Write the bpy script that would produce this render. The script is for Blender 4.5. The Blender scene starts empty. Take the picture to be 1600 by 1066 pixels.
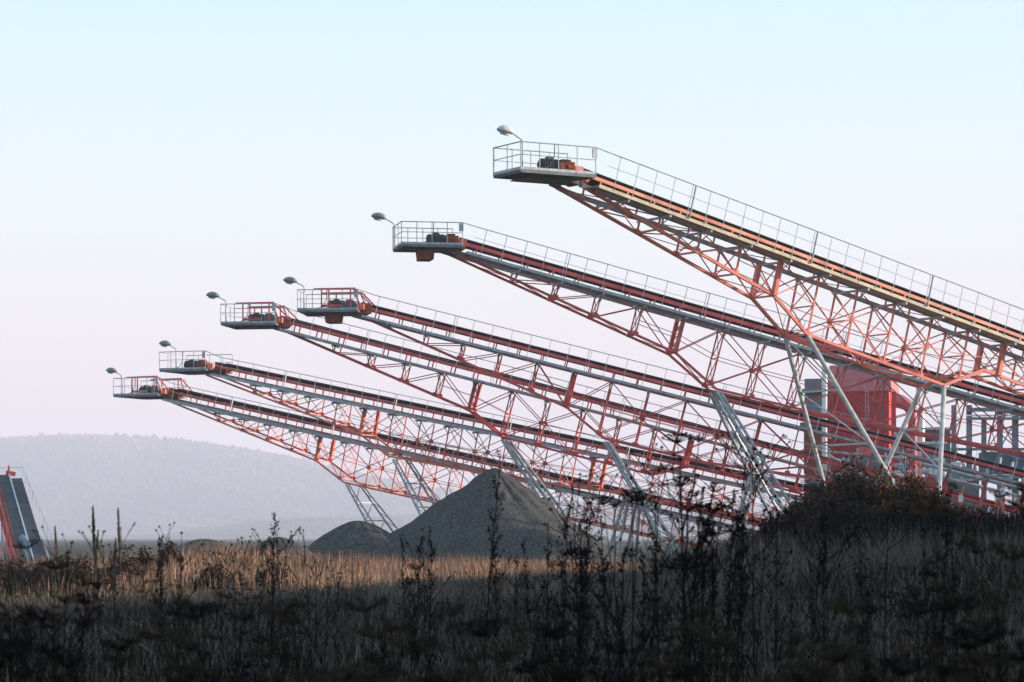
import bpy, math, random
import numpy as np
from mathutils import Vector, noise
random.seed(7); rng = np.random.default_rng(7)
R = math.radians
S = bpy.context.scene
col = S.collection

# ---------------------------------------------------------------- camera
F = 100.0/36.0*1600.0          # focal length in photo pixels
CZ = 1.7; HOR = 840.0
cam = bpy.data.cameras.new('camera'); camo = bpy.data.objects.new('camera', cam); col.objects.link(camo)
cam.lens = 100; cam.sensor_width = 36; cam.shift_y = (HOR-533)/1600
cam.clip_start = 0.1; cam.clip_end = 20000
cam.dof.use_dof = True; cam.dof.focus_distance = 130; cam.dof.aperture_fstop = 7
camo.location = (0, 0, CZ); camo.rotation_euler = (R(90), 0, 0)
S.camera = camo

# ---------------------------------------------------------------- sky, sun, exposure
SUN_EL, SUN_AZ = 8.5, 11.0     # elevation, degrees beyond due right (+X towards +Y)
w = bpy.data.worlds.new('World'); S.world = w; w.use_nodes = True
nt = w.node_tree; nt.nodes.clear()
out = nt.nodes.new('ShaderNodeOutputWorld')
sky = nt.nodes.new('ShaderNodeTexSky'); sky.sky_type = 'NISHITA'; sky.sun_disc = False
sky.sun_elevation = R(SUN_EL); sky.sun_rotation = R(90-SUN_AZ); sky.dust_density = 1.5; sky.air_density = 1.0
b1 = nt.nodes.new('ShaderNodeBackground'); b1.inputs[1].default_value = 0.075
nt.links.new(sky.outputs[0], b1.inputs[0])
tc = nt.nodes.new('ShaderNodeTexCoord'); sp = nt.nodes.new('ShaderNodeSeparateXYZ')
nt.links.new(tc.outputs['Generated'], sp.inputs[0])
cr = nt.nodes.new('ShaderNodeValToRGB'); nt.links.new(sp.outputs[2], cr.inputs[0])
def lin(c): return tuple(((v/255+0.055)/1.055)**2.4 if v > 10 else v/255/12.92 for v in c)+(1,)
E = cr.color_ramp; E.elements[0].position = 0.0; E.elements[0].color = lin((204, 178, 179))
E.elements[1].position = 1.0; E.elements[1].color = lin((120, 165, 205))
for p, c in ((0.045, (210, 188, 189)), (0.075, (209, 201, 202)), (0.115, (202, 211, 213)), (0.19, (177, 208, 212)), (0.4, (150, 190, 212))):
    e = E.elements.new(p); e.color = lin(c)
b2 = nt.nodes.new('ShaderNodeBackground'); b2.inputs[1].default_value = 0.72
nt.links.new(cr.outputs[0], b2.inputs[0])
mx = nt.nodes.new('ShaderNodeMixShader'); mx.inputs[0].default_value = 0.88
nt.links.new(b1.outputs[0], mx.inputs[1]); nt.links.new(b2.outputs[0], mx.inputs[2])
nt.links.new(mx.outputs[0], out.inputs[0])

sl = bpy.data.lights.new('sun', 'SUN'); sl.energy = 5.0; sl.angle = R(0.5); sl.color = (1.0, 0.82, 0.68)
so = bpy.data.objects.new('sun', sl); col.objects.link(so)
sd = Vector((math.cos(R(SUN_EL))*math.cos(R(SUN_AZ)), math.cos(R(SUN_EL))*math.sin(R(SUN_AZ)), math.sin(R(SUN_EL))))
so.rotation_euler = sd.to_track_quat('Z', 'Y').to_euler(); so.location = (60, 20, 60)
S.view_settings.view_transform = 'Standard'; S.view_settings.look = 'None'
S.view_settings.exposure = 1.2; S.view_settings.gamma = 1
S.render.engine = 'CYCLES'
S.cycles.volume_bounces = 1; S.cycles.max_bounces = 6
S.cycles.use_denoising = True

# ---------------------------------------------------------------- helpers
def P(px, py, z):              # a photo pixel at a depth -> world point
    return Vector(((px-800)/F*z, z, CZ+(HOR-py)/F*z))

def mat(name, c1, c2=None, rough=0.7, metal=0.0, scale=3.0, bump=0.0, spec=0.3, detail=6, stretch=None, lo=0.35, hi=0.65):
    if rough >= 0.8: spec = 0.04
    m = bpy.data.materials.new(name); m.use_nodes = True; t = m.node_tree
    b = t.nodes['Principled BSDF']; b.inputs['Roughness'].default_value = rough
    b.inputs['Metallic'].default_value = metal; b.inputs['Specular IOR Level'].default_value = spec
    tc = t.nodes.new('ShaderNodeTexCoord'); mp = t.nodes.new('ShaderNodeMapping')
    geo = t.nodes.new('ShaderNodeNewGeometry')
    t.links.new(geo.outputs['Position'], mp.inputs[0])
    if stretch: mp.inputs['Scale'].default_value = stretch
    n = t.nodes.new('ShaderNodeTexNoise'); n.inputs['Scale'].default_value = scale; n.inputs['Detail'].default_value = detail
    t.links.new(mp.outputs[0], n.inputs['Vector'])
    r = t.nodes.new('ShaderNodeValToRGB'); t.links.new(n.outputs[0], r.inputs[0])
    r.color_ramp.elements[0].position = lo; r.color_ramp.elements[1].position = hi
    c2 = c2 or tuple(v*0.7 for v in c1)
    r.color_ramp.elements[0].color = (*c2, 1); r.color_ramp.elements[1].color = (*c1, 1)
    t.links.new(r.outputs[0], b.inputs['Base Color'])
    if bump:
        bp = t.nodes.new('ShaderNodeBump'); bp.inputs['Strength'].default_value = bump
        t.links.new(n.outputs[0], bp.inputs['Height']); t.links.new(bp.outputs[0], b.inputs['Normal'])
    return m

M = {
 'red': mat('red_paint', (0.72, 0.115, 0.105), (0.40, 0.06, 0.06), 0.5, scale=1.3, lo=0.3, hi=0.6),
 'orange': mat('orange_paint', (0.80, 0.24, 0.17), (0.55, 0.12, 0.095), 0.5, scale=1.3, lo=0.3, hi=0.6),
 'peach': mat('faded_peach_paint', (0.80, 0.36, 0.23), (0.50, 0.17, 0.11), 0.55, scale=1.5, lo=0.3, hi=0.65),
 'rust': mat('rusty_steel', (0.33, 0.10, 0.05), (0.16, 0.06, 0.04), 0.8, scale=4),
 'galv': mat('galvanised_steel', (0.46, 0.49, 0.51), (0.28, 0.31, 0.34), 0.5, 0.3, scale=5),
 'pale': mat('pale_grey_steel', (0.55, 0.56, 0.56), (0.36, 0.37, 0.38), 0.5, 0.0, scale=4),
 'dgrey': mat('dark_grey_steel', (0.16, 0.19, 0.22), (0.10, 0.12, 0.14), 0.6, 0.2, scale=3),
 'deck': mat('deck_plate', (0.20, 0.22, 0.24), (0.12, 0.14, 0.15), 0.7, 0.2, scale=3),
 'belt': mat('belt_rubber', (0.022, 0.02, 0.022), (0.04, 0.035, 0.033), 0.85, scale=2),
 'motor': mat('motor_paint', (0.05, 0.06, 0.06), (0.03, 0.03, 0.03), 0.6, scale=6),
 'lamp': mat('lamp_shell', (0.22, 0.24, 0.27), (0.16, 0.18, 0.2), 0.4, scale=6),
 'lampw': mat('lamp_shell_white', (0.6, 0.6, 0.6), (0.5, 0.5, 0.5), 0.4, scale=6),
 'glass': mat('lamp_glass', (0.5, 0.55, 0.6), (0.45, 0.5, 0.55), 0.2, scale=6),
 'gravel': mat('dark_gravel', (0.105, 0.098, 0.090), (0.026, 0.028, 0.030), 0.95, scale=7, bump=0.35, detail=10, lo=0.3, hi=0.7),
 'gravelb': mat('brown_gravel', (0.16, 0.12, 0.09), (0.08, 0.06, 0.05), 0.95, scale=5, bump=0.9, detail=10),
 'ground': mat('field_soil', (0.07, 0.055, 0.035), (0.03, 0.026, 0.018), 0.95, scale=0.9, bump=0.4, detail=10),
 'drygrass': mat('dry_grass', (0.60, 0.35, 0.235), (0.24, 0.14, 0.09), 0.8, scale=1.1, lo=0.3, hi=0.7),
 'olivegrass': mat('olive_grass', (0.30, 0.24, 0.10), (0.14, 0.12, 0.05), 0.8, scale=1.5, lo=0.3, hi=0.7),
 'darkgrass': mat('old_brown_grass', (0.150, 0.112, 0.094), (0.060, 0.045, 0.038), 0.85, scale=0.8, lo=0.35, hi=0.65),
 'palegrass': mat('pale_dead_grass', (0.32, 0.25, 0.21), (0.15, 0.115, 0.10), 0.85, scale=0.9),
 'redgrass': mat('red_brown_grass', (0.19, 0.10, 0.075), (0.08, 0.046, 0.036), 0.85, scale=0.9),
 'oliveweed': mat('olive_weed', (0.045, 0.033, 0.019), (0.020, 0.015, 0.010), 0.9, scale=8),
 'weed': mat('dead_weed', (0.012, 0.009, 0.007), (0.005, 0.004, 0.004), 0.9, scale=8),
 'weedb': mat('brown_weed', (0.075, 0.045, 0.03), (0.035, 0.024, 0.018), 0.9, scale=8),
 'plume': mat('reed_plume', (0.13, 0.10, 0.085), (0.07, 0.055, 0.045), 0.9, scale=8),
 'bushleaf': mat('brown_bush_leaf', (0.20, 0.095, 0.045), (0.025, 0.018, 0.011), 0.8, scale=1.6, lo=0.35, hi=0.65),
 'twig': mat('bush_twig', (0.05, 0.035, 0.028), None, 0.9, scale=5),
 'forest': mat('bare_forest', (0.17, 0.115, 0.085), (0.03, 0.035, 0.035), 0.95, scale=0.006, detail=8, lo=0.4, hi=0.6),
 'hill': mat('hill_ground', (0.07, 0.055, 0.04), (0.045, 0.04, 0.03), 0.95, scale=0.01),
 'redwall': mat('red_cladding', (0.58, 0.045, 0.05), (0.40, 0.03, 0.035), 0.55, scale=0.8, stretch=(3, 3, 0.5), lo=0.3, hi=0.7),
 'pinkroof': mat('faded_red_roof', (0.50, 0.14, 0.14), (0.40, 0.10, 0.10), 0.6, scale=2),
 'greywall': mat('grey_cladding', (0.20, 0.23, 0.26), (0.13, 0.16, 0.18), 0.6, scale=1.2),
 'bluegrey': mat('blue_grey_steel', (0.17, 0.24, 0.30), (0.11, 0.16, 0.2), 0.6, scale=1.2),
 'pipe': mat('faded_pink_duct', (0.45, 0.17, 0.18), (0.35, 0.12, 0.13), 0.6, scale=2),
 'white': mat('white_paint', (0.75, 0.74, 0.72), (0.6, 0.6, 0.6), 0.5, scale=2),
 'cover': mat('dark_cover_sheet', (0.035, 0.038, 0.045), (0.018, 0.02, 0.026), 0.7, 0.0, scale=1.5),
 'concrete': mat('concrete', (0.45, 0.44, 0.42), (0.35, 0.34, 0.33), 0.9, scale=4),
 'cream': mat('cream_channel', (0.72, 0.60, 0.42), (0.5, 0.42, 0.30), 0.6, scale=2),
}

ORG = {}                       # world origin of every object that has children
def props(o, label=None, cat=None, group=None, kind=None):
    if label: o['label'] = label
    if cat: o['category'] = cat
    if group: o['group'] = group
    if kind: o['kind'] = kind
    return o
def empty(name, loc, label, cat, group=None):
    o = bpy.data.objects.new(name, None); o.empty_display_size = 0.2; col.objects.link(o)
    o.location = loc; ORG[o] = Vector(loc)
    return props(o, label, cat, group)

class MB:
    def __init__(s): s.v = []; s.f = []; s.sm = False
    def raw(s, vs, fs):
        k = len(s.v); s.v += [tuple(v) for v in vs]; s.f += [tuple(i+k for i in f) for f in fs]; return s
    def hexa(s, a):            # 8 corners: bottom loop 0-3, top loop 4-7
        return s.raw(a, [(0,3,2,1),(4,5,6,7),(0,1,5,4),(1,2,6,5),(2,3,7,6),(3,0,4,7)])
    def box(s, x0, x1, y0, y1, z0, z1):
        return s.hexa([(x0,y0,z0),(x1,y0,z0),(x1,y1,z0),(x0,y1,z0),(x0,y0,z1),(x1,y0,z1),(x1,y1,z1),(x0,y1,z1)])
    def bar(s, a, b, w, h=None, up=(0,0,1)):
        a = Vector(a); b = Vector(b); h = h or w; d = (b-a)
        if d.length < 1e-4: return s
        d.normalize(); u = Vector(up)
        if abs(d.dot(u)) > 0.98: u = Vector((1,0,0))
        x = d.cross(u).normalized()*(w/2); y = x.cross(d).normalized()*(h/2)
        return s.hexa([a-x-y, a+x-y, a+x+y, a-x+y, b-x-y, b+x-y, b+x+y, b-x+y])
    def tube(s, pts, r, n=8, cap=True):
        pts = [Vector(p) for p in pts]; rs = r if isinstance(r, (list, tuple)) else [r]*len(pts)
        k = len(s.v); pu = None
        for i, p in enumerate(pts):
            d = (pts[min(i+1, len(pts)-1)]-pts[max(i-1, 0)]).normalized()
            u = pu if pu is not None and abs(d.dot(pu)) < 0.95 else (Vector((0,0,1)) if abs(d.z) < 0.9 else Vector((1,0,0)))
            x = d.cross(u).normalized(); y = x.cross(d).normalized(); pu = y
            for j in range(n):
                a = 2*math.pi*j/n; s.v.append(tuple(p+x*math.cos(a)*rs[i]+y*math.sin(a)*rs[i]))
        for i in range(len(pts)-1):
            for j in range(n):
                q = (j+1) % n; s.f.append((k+i*n+j, k+i*n+q, k+(i+1)*n+q, k+(i+1)*n+j))
        if cap:
            s.f.append(tuple(k+j for j in range(n))[::-1]); s.f.append(tuple(k+(len(pts)-1)*n+j for j in range(n)))
        return s
    def build(s, name, m, parent=None, smooth=False):
        org = ORG[parent] if parent else Vector((0,0,0))
        me = bpy.data.meshes.new(name)
        me.from_pydata([(v[0]-org.x, v[1]-org.y, v[2]-org.z) for v in s.v], [], s.f)
        me.materials.append(M[m] if isinstance(m, str) else m); me.update()
        if smooth: me.polygons.foreach_set('use_smooth', [True]*len(me.polygons))
        o = bpy.data.objects.new(name, me); col.objects.link(o)
        if parent: o.parent = parent
        ORG[o] = org
        return o

def npmesh(name, V, T, m, kind=None, parent=None):     # numpy triangles/quads -> one object
    me = bpy.data.meshes.new(name); n = T.shape[1]
    me.vertices.add(len(V)); me.vertices.foreach_set('co', V.astype(np.float32).ravel())
    me.loops.add(T.size); me.loops.foreach_set('vertex_index', T.astype(np.int32).ravel())
    me.polygons.add(len(T)); me.polygons.foreach_set('loop_start', np.arange(0, T.size, n, dtype=np.int32))
    me.polygons.foreach_set('loop_total', np.full(len(T), n, dtype=np.int32))
    me.materials.append(M[m]); me.update(calc_edges=True); me.validate()
    o = bpy.data.objects.new(name, me); col.objects.link(o)
    if kind: o['kind'] = kind
    if parent: o.parent = parent
    return o

def sst(a, b, x):
    t = np.clip((x-a)/(b-a), 0, 1); return t*t*(3-2*t)
def nz(x, y, s, seed=0):       # cheap smooth noise for arrays
    r = np.random.default_rng(100+seed); o = 0
    for i in range(6):
        a = r.uniform(0, 6.28); f = s*(0.6+0.5*i); o = o+np.sin((x*math.cos(a)+y*math.sin(a))*f+r.uniform(0, 6.28))/(1+0.5*i)
    return o/3

# ---------------------------------------------------------------- ground (one sheet)
def gh(x, y):
    x = np.asarray(x, float); y = np.asarray(y, float)
    h = 0.10*nz(x, y, 0.25, 1)*sst(8, 30, y)*(1-sst(150, 260, y))
    px = x/np.maximum(y, 5)*F+800
    bank = sst(3.5, 7.6, x-(y-60)*0.05)*sst(30, 56, y)*(1-sst(66, 84, y))
    h = h+bank*(1.62+0.10*nz(x, y, 0.6, 2))
    h = h+sst(25, 58, y)*(1-sst(67, 80, y))*np.clip(0.33+0.05*(x+4), 0, 0.75)*(1-bank)
    h = h+0.60*np.exp(-((x+8.4)/2.4)**2-((y-88)/9)**2)+0.30*sst(70, 84, y)*(1-sst(92, 112, y))
    h = h-0.25*np.exp(-((x-4.5)/2.5)**2-((y-88)/14)**2)
    return h
ax = np.concatenate([-np.geomspace(3800, 40, 28), np.linspace(-38, 38, 150), np.geomspace(40, 3800, 28)])
ay = np.concatenate([np.linspace(-250, -5, 8), np.linspace(0, 170, 230), np.geomspace(175, 6700, 44)])
X, Y = np.meshgrid(ax, ay); Z = gh(X, Y)
V = np.stack([X.ravel(), Y.ravel(), Z.ravel()], 1); nx_, ny_ = len(ax), len(ay)
i = (np.arange(ny_-1)[:, None]*nx_+np.arange(nx_-1)[None]).ravel()
go = npmesh('ground', V, np.stack([i, i+1, i+1+nx_, i+nx_], 1), 'ground', 'structure')

# unseen bank added right of frame to throw a long shadow over the foreground
xs = np.linspace(34, 62, 15); ys = np.linspace(-60, 77, 90)
X, Y = np.meshgrid(xs, ys)
prof = np.sin(np.clip((X-34)/28, 0, 1)*math.pi)**0.7
Z = prof*(9.3+0.7*nz(X*0, Y, 0.5, 5)+0.35*nz(X*0, Y, 2.2, 6))*sst(79, 68, Y+2.5*nz(X, Y, 0.7, 8))*sst(-60, -48, Y)-0.3
Z = np.where((X < 34.1) | (X > 61.9), -0.6, Z)
V = np.stack([X.ravel(), Y.ravel(), Z.ravel()], 1); a, b = len(xs), len(ys)
i = (np.arange(b-1)[:, None]*a+np.arange(a-1)[None]).ravel()
npmesh('unseen_shade_bank', V, np.stack([i, i+1, i+1+a, i+a], 1), 'ground', 'structure')

# far hills with bare woods
def ridge(name, prof_px, Yc, half, x0, x1, nx=160, ny=26, seed=3, mname='hill'):
    ppx = np.array([p[0] for p in prof_px]); ppy = np.array([p[1] for p in prof_px])
    hx = (ppx-800)/F*Yc; hz = CZ+(HOR-ppy)/F*Yc
    def H(x, y):
        top = np.interp(x, hx, hz)
        t = np.clip(1-np.abs(y-Yc)/half, 0, 1)
        return top*(t*t*(3-2*t))**0.8*(1+0.10*nz(x, y, 0.012, seed)*(1-t))-0.5
    X, Y = np.meshgrid(np.linspace(x0, x1, nx), np.linspace(Yc-half, Yc+half, ny))
    V = np.stack([X.ravel(), Y.ravel(), H(X, Y).ravel()], 1)
    i = (np.arange(ny-1)[:, None]*nx+np.arange(nx-1)[None]).ravel()
    npmesh(name, V, np.stack([i, i+1, i+1+nx, i+nx], 1), mname, 'structure')
    return H
def woods(name, H, Yc, half, x0, x1, n, hmin, hmax, label=None, back=0.15):
    x = rng.uniform(x0, x1, n); y = rng.uniform(Yc-half, Yc+half*back, n)
    z = H(x, y); h = rng.uniform(hmin, hmax, n)*(1+0.35*(rng.random(n) < 0.08)); r = h*rng.uniform(0.22, 0.42, n)
    lean = rng.uniform(-0.1, 0.1, n)*h
    k = 6; Vs = []; 
    for lev, (hr, rr) in enumerate(((0.08, 0.6), (0.45, 1.15), (0.82, 0.85), (1.0, 0.15))):
        for j in range(k):
            a = 2*math.pi*j/k+lev*0.5; jit = rng.uniform(0.7, 1.3, n)
            Vs.append(np.stack([x+lean*hr+r*rr*jit*math.cos(a), y+r*rr*jit*math.sin(a), z+h*hr*rng.uniform(0.9, 1.08, n)], 1))
    V = np.stack(Vs, 1).reshape(-1, 3); T = []
    for l in range(3):
        for j in range(k):
            q = (j+1) % k; T.append((l*k+j, l*k+q, (l+1)*k+q, (l+1)*k+j))
    T = (np.array(T)[None]+(np.arange(n)*4*k)[:, None, None]).reshape(-1, 4)
    o = npmesh(name, V, T, 'forest', 'stuff'); props(o, label, 'forest'); return o
HILL = [(-900, 760), (-300, 715), (0, 694), (60, 690), (150, 688), (250, 692), (330, 701), (400, 712), (470, 726), (560, 748), (660, 768), (800, 787), (1000, 797), (1300, 800), (1900, 800)]
H1 = ridge('hill', HILL, 5500, 1000, -2900, 2600)
woods('forest', H1, 5500, 900, -1200, 1100, 20000, 7, 13, 'bare hazy woodland covering the far rounded hill on the horizon')
LOW = [(-400, 838), (200, 836), (300, 832), (350, 826), (400, 819), (470, 815), (700, 808), (900, 800), (1200, 806), (1700, 815)]
H2 = ridge('low_hill', LOW, 3900, 320, -1050, 830, seed=9)
woods('distant_woodland', H2, 3900, 280, -440, 800, 5000, 3.5, 6.5, 'blue hazy strip of woodland on the low ridge behind the conveyors')

# ---------------------------------------------------------------- conveyors
def conveyor(loc_z, ang, belt, chord, tailpx, thick, span, npre, label, W=1.6, Ld=3.3, rail=0.65, red='red', beam='red', soffit='galv',
             trestles=(), guard=False, chute=None, rail_sp=1.0, lampm='lamp', endh=0.6, wk='galv', tw=0.86, sbh=0.20, lt=None, tbx=0.55, motor_s=-1.3, poff=0.5, deckt=0.35):
    (bx0, by0), (bx1, by1) = belt
    p0 = P(bx0, by0, loc_z); c, sn = math.cos(R(ang)), math.sin(R(ang))
    X0, Y0 = p0.x, p0.y
    def pix(px, py):
        a = (px-800)/F; b = (HOR-py)/F
        s = (a*Y0-X0)/(c-a*sn); return s, CZ+b*(Y0+s*sn)
    def Wd(s, h, t=0.0): return Vector((X0+s*c-t*sn, Y0+s*sn+t*c, h))
    s1, h1 = pix(bx1, by1); h0 = p0.z
    phi = math.atan2(h0-h1, s1); cu, su = math.cos(phi), math.sin(phi)
    def A(l, q=0.0, t=0.0): return Wd(l*cu-q*su, h0-l*su-q*cu, t)
    st, _ = pix(tailpx, 600); L = min(st/cu, (h0-endh)/su)
    root = empty('stacker_conveyor', (X0, Y0, 0), label, 'conveyor', 'red lattice conveyors fanning out from the plant')
    # belt: troughed top strand and flat return strand
    m = MB(); prof = [(0.22, -0.10), (0.50, 0.03), (W-0.50, 0.03), (W-0.22, -0.10)]
    for (ta, qa), (tb, qb) in zip(prof[:-1], prof[1:]):
        m.hexa([A(-0.1, qa+0.03, ta), A(L, qa+0.03, ta), A(L, qb+0.03, tb), A(-0.1, qb+0.03, tb), A(-0.1, qa, ta), A(L, qa, ta), A(L, qb, tb), A(-0.1, qb, tb)])
    m.hexa([A(0, 0.24, 0.3), A(L, 0.24, 0.3), A(L, 0.24, W-0.3), A(0, 0.24, W-0.3), A(0, 0.225, 0.3), A(L, 0.225, 0.3), A(L, 0.225, W-0.3), A(0, 0.225, W-0.3)])
    m.build('belt', 'belt', root)
    for t in (0.16, W-0.16):                                          # C-shaped stringers
        m = MB(); m.bar(A(0, 0.06+sbh/2, t), A(L, 0.06+sbh/2, t), 0.025, sbh, A(0, 0, 0)-A(0, 1, 0))
        m.bar(A(0, 0.075, t+(0.04 if t < 1 else -0.04)), A(L, 0.075, t+(0.04 if t < 1 else -0.04)), 0.10, 0.02, A(0, 0, 0)-A(0, 1, 0))
        m.bar(A(0, 0.06+sbh, t+(0.04 if t < 1 else -0.04)), A(L, 0.06+sbh, t+(0.04 if t < 1 else -0.04)), 0.10, 0.02, A(0, 0, 0)-A(0, 1, 0))
        m.build('side_beam', beam, root)
        m = MB(); m.bar(A(0.1, 0.64, t-0.14 if t < 1 else t+0.14), A(L, 0.64, t-0.14 if t < 1 else t+0.14), 0.13, 0.16, A(0, 0, 0)-A(0, 1, 0))
        m.build('top_chord', soffit, root)
    l = 0.8; k = 0
    while l < L and k < 95:                                           # idler stands
        m = MB()
        for t in (0.16, W-0.16): m.bar(A(l, 0.2, t), A(l, 0.57, t), 0.06)
        m.tube([A(l, 0.12, 0.2), A(l, 0.12, W-0.2)], 0.055, 6)
        m.build('idler_frame', red, root); l += 1.25 if L < 60 else 1.6; k += 1
    # walkway on the camera side, with its brackets
    m = MB(); m.hexa([A(0.25, 0.63, -0.72), A(L, 0.63, -0.72), A(L, 0.63, -0.07), A(0.25, 0.63, -0.07), A(0.25, 0.60, -0.72), A(L, 0.60, -0.72), A(L, 0.60, -0.07), A(0.25, 0.60, -0.07)])
    m.bar(A(0.25, 0.63, -0.745), A(L, 0.63, -0.745), 0.04, 0.13, A(0, 0, 0)-A(0, 1, 0))
    m.build('walkway', wk, root)
    # panels
    cp = [pix(*q) for q in chord]
    def down(l):                                                      # depth of the bottom chord below axis at l
        for (sa, ha), (sb, hb) in zip(cp[:-1], cp[1:]):
            # in (l,q) coordinates
            la, qa = sa*cu+(h0-ha)*su, (h0-ha)*cu-sa*su
            lb, qb = sb*cu+(h0-hb)*su, (h0-hb)*cu-sb*su
            if la <= l <= lb: return qa+(qb-qa)*(l-la)/(lb-la)
        la = [(s_*cu+(h0-h_)*su, (h0-h_)*cu-s_*su) for s_, h_ in cp]
        return la[0][1] if l < la[0][0] else la[-1][1]
    lq = [(s_*cu+(h0-h_)*su, (h0-h_)*cu-s_*su) for s_, h_ in cp]
    lend = min(L, lq[-1][0])
    for t in (0.0, W):
        m = MB()
        for (la, qa), (lb, qb) in zip(lq[:-1], lq[1:]):
            if la < L: m.bar(A(la, qa, t), A(min(lb, L), qa+(qb-qa)*(min(lb, L)-la)/(lb-la), t), 0.12*tw, 0.13*tw)
        m.build('bottom_chord', red, root)
    thl = [pix(*q)[0]*cu+(h0-pix(*q)[1])*su for q in thick]           # thick posts at these chord nodes
    t0 = thl[0]; step = span
    pos = [t0-step*k for k in range(npre, 0, -1)]+[t0]
    nodes = [(lp, False) for lp in pos[:-1]]+[(t0, True)]
    l = t0+step
    while l < lend:
        th = any(abs(l-q) < step*0.5 for q in thl[1:]); nodes.append((l, th)); l += step
    for lp, th in nodes:
        q = down(lp)
        if q < 0.85: continue
        for t in (0.0, W):
            m = MB(); wd = 0.17 if th else 0.072*tw
            m.bar(A(lp, 0.70, t), A(lp, q, t), wd if not th else 0.22, wd)
            if q > 1.2: m.bar(A(lp-0.13, q-0.05, t), A(lp+0.13, q-0.05, t), 0.02, 0.22, A(0, 0, 0)-A(0, 1, 0))
            m.build('truss_post', red, root)
        m = MB(); m.bar(A(lp, 0.76, -0.74), A(lp, 0.76, W+0.15), 0.07, 0.09)
        m.bar(A(lp, 0.80, -0.70), A(lp, min(q, 1.15), 0), 0.035); m.build('cross_beam', 'galv', root)
        m = MB(); m.bar(A(lp, q, 0), A(lp, q, W), 0.08*tw)             # frame across the truss
        if q > 1.3:
            n = 1 if q < 2.2 else 2
            for i_ in range(n):
                qa, qb = 0.78+(q-0.78)*i_/n, 0.78+(q-0.78)*(i_+1)/n
                m.bar(A(lp, qa, 0), A(lp, qb, W), 0.040*tw); m.bar(A(lp, qa, W), A(lp, qb, 0), 0.040*tw)
                if i_: m.bar(A(lp, qa, 0), A(lp, qa, W), 0.06*tw)
            m.bar(A(lp, q-0.22, 0.02), A(lp, q-0.22, W), 0.035)
        m.build('cross_frame', red, root)
    # diagonals
    ls = [n_[0] for n_ in nodes]; it = len(pos)-1
    def diag(la, lb, ta, tb, w_=0.052*tw):                                # ta/tb: 1 top, 0 bottom
        for t in (0.0, W):
            m = MB(); m.bar(A(la, 0.70 if ta else down(la), t), A(lb, 0.70 if tb else down(lb), t), w_)
            if down(min(la, lb)) > 0.9: m.build('diagonal_brace', red, root)
    for i_ in range(it-1): diag(ls[i_], ls[i_+1], 0, 1)
    if it > 0: diag(ls[it-1], ls[it], 1, 0)
    i_ = it
    while i_ < len(ls)-1:
        if i_ == it or i_ == it+0: diag(ls[i_], ls[i_+1], 0, 1); i_ += 1; continue
        if i_+2 < len(ls):
            diag(ls[i_], ls[i_+2], 0, 1); diag(ls[i_], ls[i_+2], 1, 0)
            mid = ls[i_+1]; qm = (0.70+down(mid))/2
            for t in (0.0, W):
                m = MB(); m.bar(A(mid-0.12, qm, t), A(mid+0.12, qm, t), 0.03, 0.22, A(0, 0, 0)-A(0, 1, 0)); m.build('gusset', red, root)
        i_ += 2
    for t in (0.0, W):                                                # thin tie running through the crossings
        m = MB()
        for la, lb in zip(ls[max(it-1, 0):-1], ls[max(it-1, 0)+1:]):
            m.bar(A(la, (0.70+down(la))/2, t), A(lb, (0.70+down(lb))/2, t), 0.03)
        m.build('tie_rod', red, root)
    m = MB()
    for i_, (la, lb) in enumerate(zip(ls[:-1], ls[1:])):
        a_, b_ = (0, W) if i_ % 2 else (W, 0); m.bar(A(la, down(la), a_), A(lb, down(lb), b_), 0.035)
        m.bar(A(la, 0.7, a_), A(lb, 0.7, b_), 0.035)
    m.build('lateral_bracing', red, root)
    # handrail
    hb, ht = 0.60, -rail
    m = MB(); m.tube([Wd(-0.12, h0-deckt+1.02, -0.85), A(0.7, ht, -0.77), A(L, ht, -0.77)], 0.022, 6)
    m.tube([A(0.4, ht+0.50, -0.77), A(L, ht+0.50, -0.77)], 0.010, 6)
    hr = m.build('handrail', 'galv', root)
    l = 0.9; k = 0
    while l < L and k < 98:
        m = MB(); dbl = (k % 7 == 4)
        m.tube([A(l, hb, -0.77), A(l, ht, -0.77)], 0.016, 6)
        if dbl: m.bar(A(l+0.13, hb, -0.77), A(l+0.13, ht, -0.77), 0.10, 0.02)
        m.build('rail_post', 'galv', hr); l += rail_sp; k += 1
    # head platform
    dz = h0-deckt; ta, tb = -0.85, W+tbx
    m = MB()
    def fbox(mm, s0, s1_, t0_, t1_, z0, z1):
        mm.hexa([Wd(s0, z0, t0_), Wd(s1_, z0, t0_), Wd(s1_, z0, t1_), Wd(s0, z0, t1_), Wd(s0, z1, t0_), Wd(s1_, z1, t0_), Wd(s1_, z1, t1_), Wd(s0, z1, t1_)])
    fbox(m, -Ld, -0.1, ta, tb, dz-0.05, dz)
    for t in [q_t for q_t in (ta, 0.0, W, tb) if q_t <= tb]: fbox(m, -Ld+0.02, -0.12, t-0.04 if t != ta else t-0.02, t+0.04 if t != ta else t+0.05, dz-0.12, dz-0.052)
    for k in range(5): fbox(m, -Ld+0.05+k*(Ld-0.2)/4, -Ld+0.13+k*(Ld-0.2)/4, ta+0.06, tb-0.06, dz-0.11, dz-0.054)
    fbox(m, -Ld*0.75, -0.1, 0.1, W-0.1, dz-0.17, dz-0.125)
    pl = m.build('head_platform', 'deck', root)
    m = MB()
    for (sa, ta_, sb, tb_) in ((-Ld, ta, -0.12, ta), (-Ld, tb, -0.12, tb), (-Ld, ta, -Ld, tb)):
        for z_ in (0.05, ): m.bar(Wd(sa, dz+z_, ta_), Wd(sb, dz+z_, tb_), 0.02, 0.10)
        for z_, r_ in ((0.55, 0.017), (1.02, 0.024)): m.tube([Wd(sa, dz+z_, ta_), Wd(sb, dz+z_, tb_)], r_, 6)
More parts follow.
